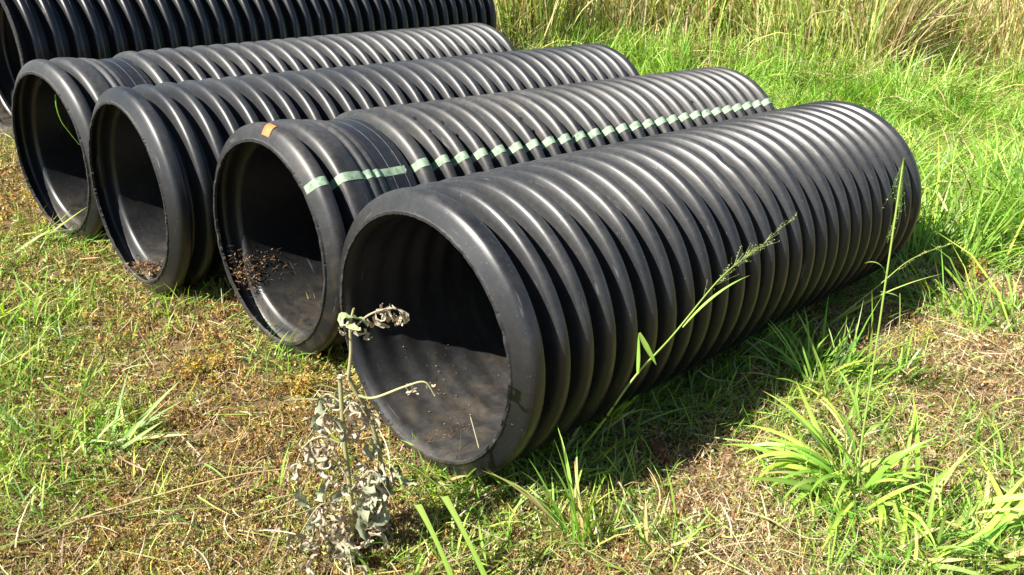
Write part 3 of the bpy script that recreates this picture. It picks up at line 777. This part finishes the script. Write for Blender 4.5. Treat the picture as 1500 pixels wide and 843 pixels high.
# upright stalk at the right
x, y = G(1252, 735); z0 = float(gz(x, y))
pts = np.array([V(1255, 728, y), V(1262, 650, y), V(1276, 558, y), V(1300, 395, y), V(1324, 232, y + .02)])
r_ = empty('seed_stalk', tuple(pts[0])); tag(r_, 'tallest upright green seed stalk at right with drooping seed head', 'grass stalk')
sp = spline(pts - pts[0]); tube('stem', sp, np.linspace(.0042, .0026, len(sp)), STEM, r_)
top = sp[-1]
dr = spline([top, top + (.012, .01, -.02), top + (.02, .02, -.12), top + (.015, .02, -.24)])
seed_head('seed_head', dr, 46, .30, .15, (.20, .30, .09), r_, .15)
broad_blade('blade', sp[int(len(sp) * .74)], math.radians(190), .11, .007, .35, 1.6, STEM, GC, r_)
broad_blade('blade', sp[int(len(sp) * .30)], math.radians(20), .12, .010, .8, 1.6, GB, GA, r_)
# stalk leaning across the front pipe
def pipe_front_y(px, py, r=.53):
    """how far ahead the near side of the front pipe lies behind a pixel"""
    x, y, yaw, tilt, R = PIPES['A']
    ax = np.array([math.cos(yaw) * math.cos(tilt), math.sin(yaw) * math.cos(tilt), math.sin(tilt)])
    o = np.array([0, 0, CAM_H]) - np.array([x, y, .5]); d = ray(px, py)
    o2 = o - ax * (o @ ax); d2 = d - ax * (d @ ax)
    a_, b_, c_ = d2 @ d2, o2 @ d2, o2 @ o2 - r * r
    q_ = b_ * b_ - a_ * c_
    return float(d[1] * ((-b_ - math.sqrt(q_)) / a_ if q_ > 0 else -b_ / a_))
SP = [(838, 672), (880, 622), (930, 552), (985, 492), (1055, 408), (1100, 372), (1168, 316)]
sy = [G(838, 672)[1]] + [pipe_front_y(a_, b_) - .05 for a_, b_ in SP[1:]]
for i in range(len(sy) - 2, 0, -1): sy[i] = min(sy[i], sy[i + 1])
pts = np.array([V(a_, b_, y_) for (a_, b_), y_ in zip(SP, sy)])
y = sy[2]
r_ = empty('seed_stalk', tuple(pts[0])); tag(r_, 'green seed stalk leaning in front of the ribs of the front pipe', 'grass stalk')
sp = spline(pts - pts[0]); nsp = len(sp); tube('stem', sp[:int(nsp * .8)], np.linspace(.0045, .002, int(nsp * .8)), STEM, r_)
seed_head('seed_head', sp[int(nsp * .60):], 60, .16, .15, (.34, .42, .16), r_, .1)
P_ = V(1000, 480, sy[3]) - pts[0]
a_ = V(1096, 408, sy[3] + .02) - V(1000, 480, sy[3])
broad_blade('blade', P_, math.atan2(a_[1], a_[0]), float(np.linalg.norm(a_)) * 1.05, .011, math.acos(a_[2] / np.linalg.norm(a_)) - .25, .55, GC, GA, r_)
q0 = V(934, 548, y) - pts[0]
for (ex, ey), w_ in (((936, 488), .014), ((962, 535), .018)):
    e_ = V(ex, ey, y + .0) - V(934, 548, y) if ex == 936 else V(ex, ey, y) - V(936, 488, y)
    b_ = q0 if ex == 936 else V(936, 488, y) - pts[0]
    broad_blade('blade', b_, math.atan2(e_[1], e_[0]), float(np.linalg.norm(e_)), w_, math.acos(e_[2] / np.linalg.norm(e_)), .02, GC, GA, r_, segs=5, roll=1.2)
# low leaning stalk at right
x, y = G(1195, 492)
pts = np.array([V(1190, 494, y), V(1240, 456, y), V(1290, 416, y + .05), V(1335, 380, y + .1), V(1392, 358, y + .2)])
r_ = empty('seed_stalk', tuple(pts[0])); tag(r_, 'low slanting green stalk with closed seed head right of the front pipe', 'grass stalk')
sp = spline(pts - pts[0]); nsp = len(sp); tube('stem', sp, np.linspace(.0042, .0012, nsp), STEM, r_)
seed_head('seed_head', sp[int(nsp * .6):], 26, .05, .10, (.50, .52, .18), r_, .05)
for (a0, a1, w_, cu) in (((1215, 475), (1310, 425), .016, .15), ((1290, 428), (1320, 440), .012, .5), ((1318, 430), (1316, 490), .010, .1), ((1220, 470), (1385, 405), .008, .4)):
    b_ = V(*a0, y + .02) - pts[0]; e_ = V(*a1, y + .05) - V(*a0, y + .02)
    broad_blade('blade', b_, math.atan2(e_[1], e_[0]), float(np.linalg.norm(e_)), w_, math.acos(e_[2] / np.linalg.norm(e_)) - cu / 2, cu, GC, (.40, .50, .14), r_, segs=7)
# thin bent stalks crossing the lower right
for (pp, lab) in ((((1262, 652), (1330, 668), (1400, 678), (1432, 682)), 'thin green stem arching right from the largest grass clump'),
                  (((1385, 700), (1430, 660), (1475, 622), (1500, 620)), 'thin pale green stem rising to the right edge')):
    y_ = G(pp[0][0], pp[0][1] + 60)[1]
    pts = np.array([V(a, b, y_ + .05 * i) for i, (a, b) in enumerate(pp)])
    g0 = np.array([*G(pp[0][0] - 10, pp[0][1] + 60), 0.]); g0[2] = float(gz(g0[0], g0[1]))
    r_ = empty('arching_grass', tuple(g0)); tag(r_, lab, 'grass stem', kind='thing')
    sp = spline(np.concatenate([[g0 * 0], pts - g0])); tube('stem', sp, np.linspace(.0035, .0015, len(sp)), STEM, r_)

# ---- withered weed before the pipe mouths
def curled_leaf_mesh(seed, L, W, col0, col1, flat=1.0):
    r = np.random.default_rng(seed); nl, nw = 9, 5
    t = np.linspace(0, 1, nl); w = W * np.sin(np.pi * np.clip(t * .92 + .06, 0, 1)) ** .8 * .5
    k = flat * r.uniform(1.1, 3.6) * (1 if r.random() < .7 else -1)           # lengthwise curl
    a = k * t ** 1.5 + .25 * np.sin(t * 7 + seed)
    c = np.stack([np.cumsum(np.cos(a)) * L / nl, .012 * np.sin(t * 5 + seed), -np.cumsum(np.sin(a)) * L / nl], -1)
    Vv, C = [], []
    curl = flat * r.uniform(.8, 2.2)
    for i in range(nl):
        nrm = np.array([math.sin(a[i]), 0, math.cos(a[i])]); sd_ = np.array([0, 1, 0])
        for j in range(nw):
            u = (j / (nw - 1) * 2 - 1); ang = u * curl
            off = sd_ * math.sin(ang) / curl * w[i] + nrm * (1 - math.cos(ang)) / curl * w[i]
            Vv.append(c[i] + off + r.normal(0, .0022, 3) + nrm * .003 * math.sin(i * 1.9 + j * 2.3 + seed))
            C.append(np.array(col0) * (1 - t[i]) + np.array(col1) * t[i])
    idx = np.arange(nl * nw).reshape(nl, nw)
    f = np.stack([idx[:-1, :-1], idx[:-1, 1:], idx[1:, 1:], idx[1:, :-1]], -1).reshape(-1, 4)
    me = mesh_np('leaf', np.array(Vv), f, np.clip(np.array(C) * r.uniform(.85, 1.15), .01, .75)); me.materials.append(M_DRY)
    return me

TANL, GREYL, PALE = (.40, .335, .235), (.28, .30, .19), (.52, .46, .35)
tan_leaves = [curled_leaf_mesh(i, .085, .030, TANL, PALE) for i in range(7)]
grey_leaves = [curled_leaf_mesh(20 + i, .095, .038, GREYL, (.33, .35, .23), .75) for i in range(6)]
fresh_leaves = [curled_leaf_mesh(40 + i, .075, .034, (.30, .38, .17), (.40, .46, .24), .3) for i in range(2)]
wx, wy = G(512, 812); wz = float(gz(wx, wy))
weed = empty('withered_weed', (wx, wy, wz)); tag(weed, 'withered grey weed with curled dead leaves standing before the pipe mouths', 'weed')
W0 = np.array([wx, wy, wz])
WS = (.36, .34, .17)
def wp(px, py, dy=0.0): return V(px, py, wy + dy) - W0
stemA = spline([wp(514, 826), wp(515, 741), wp(504, 640), wp(498, 553)]); tube('stem', stemA, np.linspace(.008, .0065, len(stemA)), WS, weed, M_DRY)
tube('cut_stem_end', [stemA[-1], stemA[-1] + (0, 0, .006)], .0066, (.75, .72, .62), weed, M_DRY)
stemB = spline([wp(520, 826, .03), wp(556, 700, .05), wp(548, 630, .03), wp(522, 575, .01), wp(507, 548), ]); tube('stem', stemB, np.linspace(.0075, .006, len(stemB)), WS, weed, M_DRY)
stemC = spline([wp(510, 556), wp(514, 515), wp(513, 478), wp(518, 452)]); tube('stem', stemC, np.linspace(.0055, .003, len(stemC)), (.40, .37, .20), weed, M_DRY)
stemD = spline([wp(524, 580), wp(548, 583), wp(592, 567), wp(622, 560), wp(637, 580)]); tube('side_stem', stemD, np.linspace(.0045, .0018, len(stemD)), (.46, .46, .24), weed, M_DRY)
stemE = spline([wp(514, 486), wp(540, 462), wp(572, 452), wp(592, 458)]); tube('side_stem', stemE, np.linspace(.0035, .0018, len(stemE)), (.44, .38, .25), weed, M_DRY)
stemF = spline([wp(500, 650), wp(470, 640), wp(445, 655), wp(430, 690)]); tube('side_stem', stemF, np.linspace(.0035, .0018, len(stemF)), (.44, .38, .25), weed, M_DRY)
twigs = []
for (a0, a1, a2, dy) in (((503, 640), (478, 606), (452, 640), -.03), ((505, 690), (470, 668), (440, 720), .02), ((512, 720), (545, 690), (575, 730), -.04), ((510, 745), (470, 740), (435, 790), -.05), ((514, 760), (550, 750), (580, 800), .03),
                         ((500, 610), (520, 590), (548, 625), -.02), ((514, 790), (480, 790), (455, 830), .04), ((500, 590), (478, 578), (462, 600), .02)):
    tw = spline([wp(*a0), wp(*a1, dy), wp(*a2, dy * 1.6)]); twigs.append(tw)
    tube('side_stem', tw, np.linspace(.0030, .0012, len(tw)), (.42, .37, .24), weed, M_DRY, 5)
def put_leaf(me, p, az, pitch, roll, sc):
    o = bpy.data.objects.new('leaf', me); COL.objects.link(o); o.parent = weed
    o.location = tuple(p); o.rotation_euler = (roll, pitch, az); o.scale = (sc,) * 3
R2 = random.Random(5)
def leaves_on(stem, n, sets, lo, hi, pitch=(.5, 1.6), sc=(.7, 1.15), off=.012):
    for _ in range(n):
        p = stem[int(R2.uniform(lo, hi) * (len(stem) - 1))] + np.array([R2.gauss(0, off) for _ in range(3)])
        put_leaf(R2.choice(R2.choice(sets)), p, R2.uniform(-3.14, 3.14), R2.uniform(*pitch), R2.gauss(0, .8), R2.uniform(*sc))
for tw in twigs: leaves_on(tw, 8, [tan_leaves, tan_leaves, grey_leaves], .35, 1.0, (.5, 1.8), (.5, 1.0), .012)
leaves_on(stemA, 34, [tan_leaves, tan_leaves, grey_leaves], .0, .5, (.4, 1.8), (.6, 1.2), .04)
leaves_on(stemA, 26, [tan_leaves], .40, .95, (.5, 1.8), (.4, .8), .03)
leaves_on(stemB, 34, [grey_leaves, grey_leaves, tan_leaves], .0, .5, (.5, 1.8), (.6, 1.2), .03)
leaves_on(stemB, 8, [tan_leaves], .5, .8, (.5, 1.7), (.5, .8), .012)
leaves_on(stemF, 14, [tan_leaves], .2, 1, (.5, 1.7), (.6, 1.0), .015)
leaves_on(stemC, 3, [fresh_leaves], .75, .95, (-.9, .2), (.7, .9), .004)
leaves_on(stemC, 3, [tan_leaves], .3, .95, (.6, 1.5), (.4, .7), .006)
leaves_on(stemE, 20, [tan_leaves], .15, 1.0, (.4, 1.6), (.45, .85), .010)
leaves_on(stemD, 6, [tan_leaves], .55, 1.0, (.7, 1.6), (.35, .6), .006)
# leaves fallen round the foot
for i in range(36):
    p = np.array([R2.gauss(-.05, .07), R2.gauss(0, .07), 0]); p[2] = float(gz(wx + p[0], wy + p[1])) - wz + R2.uniform(.03, .14)
    put_leaf(R2.choice(R2.choice([tan_leaves, tan_leaves, grey_leaves])), p, R2.uniform(-3.14, 3.14), R2.uniform(-.3, 1.2), R2.gauss(0, .9), R2.uniform(.6, 1.1))

# ---- dead leaves, dirt and a tendril inside the mouths
def inner_hit(key, px, py, r=.42):
    """where the line of sight through a pixel meets the inside of a pipe (pipe's own coordinates)"""
    x, y, yaw, tilt, R = PIPES[key]; zc = .5 - SINK
    ax = np.array([math.cos(yaw) * math.cos(tilt), math.sin(yaw) * math.cos(tilt), math.sin(tilt)])
    side = np.array([-math.sin(yaw), math.cos(yaw), 0]); up = np.cross(ax, side)
    o = np.array([0, 0, CAM_H]) - np.array([x, y, zc]); d = ray(px, py)
    O = np.array([o @ ax, o @ side, o @ up]); D = np.array([d @ ax, d @ side, d @ up])
    a = D[1] ** 2 + D[2] ** 2; b = O[1] * D[1] + O[2] * D[2]; c = O[1] ** 2 + O[2] ** 2 - r * r
    t = (-b + math.sqrt(max(0, b * b - a * c))) / a
    return O + D * t
def litter(key, px, py, n, ds, da, label, pal, wts, size=(.012, .05), r=.410, pile=.02):
    c = inner_hit(key, px, py, r); root_p = {'A': pA, 'B': pB, 'C': pC}[key]
    ang0 = math.atan2(c[2], c[1])
    s = c[0] + rng.normal(0, ds, n); s = np.clip(s, .012, None); a = ang0 + rng.normal(0, da, n)
    h = pile * rng.random(n) ** 1.3 * np.exp(-((a - ang0) / (da * 1.3)) ** 2)
    rr = r - .002 - h
    P = np.stack([s, rr * np.cos(a), rr * np.sin(a)], -1)
    col = pick(pal, wts, n, .25)
    m = n // 2
    L = rng.uniform(*size, n)
    g1 = blades_geo(P[:m], rng.random(m) * 6.283, L[:m], rng.uniform(.0015, .004, m), rng.uniform(1.2, 1.75, m), rng.normal(0, .5, m), 3, col[:m], col[:m], rng.normal(0, .8, m), .8)
    g2 = leaflets_geo(P[m:], rng.random(n - m) * 6.283, L[m:] * .7, L[m:] * rng.uniform(.12, .3, n - m), rng.uniform(.9, 1.9, n - m), rng.normal(0, .6, n - m), col[m:])
    v, f, cc = merge([g1, g2])
    o = obj('leaf_litter', mesh_np('leaf_litter', v, f, cc), M_DRY)
    x, y, yaw, tilt, R = PIPES[key]
    o.location = (x, y, .5 - SINK); o.rotation_euler = (0, -tilt, yaw)
    tag(o, label, 'leaf litter', kind='stuff')
LP = [(.20, .12, .06), (.38, .27, .15), (.09, .055, .03), (.28, .15, .07)]
litter('B', 358, 400, 300, .030, .13, 'dead brown leaves lying inside the mouth of the striped pipe', LP, [.35, .2, .35, .1], (.010, .042), pile=.012)
litter('B', 392, 386, 130, .05, .10, 'second scatter of dead leaves deeper in the striped pipe', LP, [.35, .25, .3, .1], (.01, .035), pile=.012)
litter('C', 214, 396, 420, .030, .12, 'heap of brown plant scraps in the bottom of the unstriped pipe mouth', LP, [.4, .2, .35, .05], pile=.03)
litter('A', 660, 632, 160, .06, .05, 'thin trail of rusty brown crumbs on the floor of the front pipe', [(.24, .12, .05), (.16, .08, .04)], [.6, .4], (.003, .009), .408, .003)
litter('A', 645, 560, 60, .14, .25, 'loose specks of dirt spread inside the front pipe', [(.24, .16, .09), (.32, .26, .18)], [.6, .4], (.003, .009), .408, .003)

# green tendril hanging in the mouth of the bell ended pipe
y_ = PIPES['D'][1] + .20
pts = np.array([V(81, 139, y_), V(83, 158, y_), V(90, 178, y_ + .01), V(103, 196, y_ + .02), V(116, 212, y_ + .03)])
r_ = empty('green_tendril', tuple(pts[0])); tag(r_, 'thin green tendril hanging in the mouth of the bell ended pipe', 'tendril')
sp = spline(pts - pts[0]); tube('stem', sp, np.linspace(.004, .0015, len(sp)), (.30, .55, .08), r_)
broad_blade('blade', (0, 0, 0), .5, .05, .014, 1.0, 1.2, GA, GC, r_, segs=5)

# ---- small yellow weeds
def yellow_weed(px, py, n, rad_, h, label, pal):
    x, y = G(px, py); z = float(gz(x, y))
    root = empty('yellow_weed', (x, y, z)); tag(root, label, 'weed', 'small yellowing weeds')
    m = max(5, n // 30); a = rng.random(m) * 6.283; tip = np.stack([np.cos(a) * rad_ * rng.uniform(.2, 1, m), np.sin(a) * rad_ * rng.uniform(.2, 1, m), h * rng.uniform(.5, 1, m)], -1)
    for i in range(min(m, 9)): tube('stem', spline([(0, 0, 0), tip[i] * (.4, .4, .65), tip[i]], 5), .0016, (.30, .22, .08), root, M_DRY, 5)
    i = rng.integers(0, m, n); P = tip[i] * rng.uniform(.35, 1.05, (n, 1)) + rng.normal(0, rad_ * .16, (n, 3)); P[:, 2] = np.abs(P[:, 2]) + .01
    L = rng.uniform(.012, .026, n)
    v, f, c = leaflets_geo(P, rng.random(n) * 6.283, L, L * rng.uniform(.4, .6, n), rng.uniform(.6, 1.9, n), rng.normal(0, .5, n), pick(pal, [1] * len(pal), n))
    o = obj('leaves', mesh_np('leaves', v, f, c, False), M_GRASS, root); o['kind'] = 'stuff'
YP = [(.50, .42, .06), (.55, .33, .05), (.36, .36, .06), (.42, .20, .04)]
yellow_weed(1415, 412, 260, .13, .13, 'yellow orange weed at the edge of the long grass at right', YP)
yellow_weed(1335, 436, 120, .07, .10, 'small orange red weed just below the yellow orange weed', [(.50, .25, .04), (.45, .15, .04), (.5, .4, .06)])
yellow_weed(1345, 510, 220, .13, .08, 'pale yellow green weed in the dry patch at right', [(.46, .42, .08), (.34, .34, .08), (.5, .45, .12)])
yellow_weed(300, 560, 240, .13, .06, 'low orange tinted weed in the middle of the left foreground', YP)
yellow_weed(440, 570, 240, .13, .07, 'low yellow weed beside the lower edge of the striped pipe mouth', YP)
yellow_weed(960, 680, 150, .09, .08, 'reddish brown dried weed at the edge of the front pipe shadow', [(.26, .12, .06), (.36, .2, .1), (.2, .09, .05)])
yellow_weed(70, 300, 200, .16, .10, 'yellowing weed at the foot of the bell ended pipe', YP)

# ---- leafy bush and standing cane clumps in front of the tall grass
x, y = G(1000, 62); y += .2
bush = empty('leafy_bush', (x, y, float(gz(x, y)))); tag(bush, 'dark green small leaved bush in the tall grass above the pipes', 'bush')
n = 5200
u = rng.normal(size=(n, 3)); u /= np.linalg.norm(u, axis=1)[:, None]
P = u * (rng.random((n, 1)) ** .4) * np.array([.62, .5, .62]) + np.array([0, 0, .75]); P += rng.normal(0, .05, (n, 3)); P = P[P[:, 2] > .12]; P = P[fbm(P[:, 0] * 5, P[:, 2] * 5, 8) > .38]; n = len(P)
L = rng.uniform(.025, .055, n)
v, f, c = leaflets_geo(P, rng.random(n) * 6.283, L, L * .55, rng.uniform(.5, 2.2, n), rng.normal(0, .6, n), pick([(.08, .19, .035), (.12, .26, .05), (.05, .12, .025)], [.4, .3, .3], n))
o = obj('foliage', mesh_np('foliage', v, f, c, False), M_GRASS, bush); o['kind'] = 'stuff'
for i in range(9):
    a = i * 2.4; e = np.array([math.cos(a) * .4, math.sin(a) * .3, .9 + .2 * math.sin(i)])
    tube('stem', spline([(0, 0, 0), e * (.3, .3, .5), e], 5), np.linspace(.012, .004, 10), (.16, .13, .06), bush, M_DRY, 5)

def cane(px, py, n, h, lean_az, lean, foot, pal, wts, label):
    x, y = G(px, py); z = float(gz(x, y)); root = empty('cane_clump', (x, y, z)); tag(root, label, 'cane grass', 'clumps of cane grass along the bank')
    P = np.stack([rng.normal(0, foot, n), rng.normal(0, foot, n), np.zeros(n)], -1); c = pick(pal, wts, n)
    v, f, cc = blades_geo(P, np.full(n, lean_az) + rng.normal(0, .7, n), h * rng.uniform(.5, 1.15, n), rng.uniform(.012, .026, n), np.abs(rng.normal(lean, .15, n)), rng.gamma(1.4, .24, n), 7, c, c * [1.1, 1.05, .9], rng.normal(0, .8, n), .7, None, rng.normal(0, .4, n))
    o = obj('blades', mesh_np('blades', v, f, cc), M_GRASS, root); o['kind'] = 'stuff'
cane(1288, 78, 70, 1.9, .5, .06, .10, [GA, GC, GY], [.3, .4, .3], 'upright bright green cane clump left of the pale dead canes')
cane(1345, 110, 80, 1.5, .25, .75, .14, [GA, GC, GY], [.3, .4, .3], 'yellow green cane clump leaning far over to the right')
cane(1448, 78, 60, 1.9, .3, .25, .09, [(.22, .42, .12), GA, GC], [.4, .3, .3], 'green cane clump leaning right near the top right corner')
cane(1395, 70, 90, 1.9, 1.5, .10, .12, [GS, (.62, .52, .34), GY], [.5, .3, .2], 'pale straw coloured dead cane clump between green clumps')
cane(1065, 72, 80, 1.7, 2.0, .15, .14, [GS, (.40, .26, .12), GY], [.5, .3, .2], 'brown dead cane clump right of the leafy bush')
cane(955, 60, 60, 1.6, .2, .15, .10, [GA, GC, GY], [.4, .3, .3], 'green cane clump left of the leafy bush')
cane(1140, 95, 70, 1.3, .6, .25, .12, [GA, GC, GY], [.4, .3, .3], 'short green cane clump right of the brown dead clump')
cane(810, 35, 70, 1.5, 1.0, .2, .14, [GA, GC, GB], [.4, .3, .3], 'green cane clump beyond the end of the largest pipe')
#NEXT
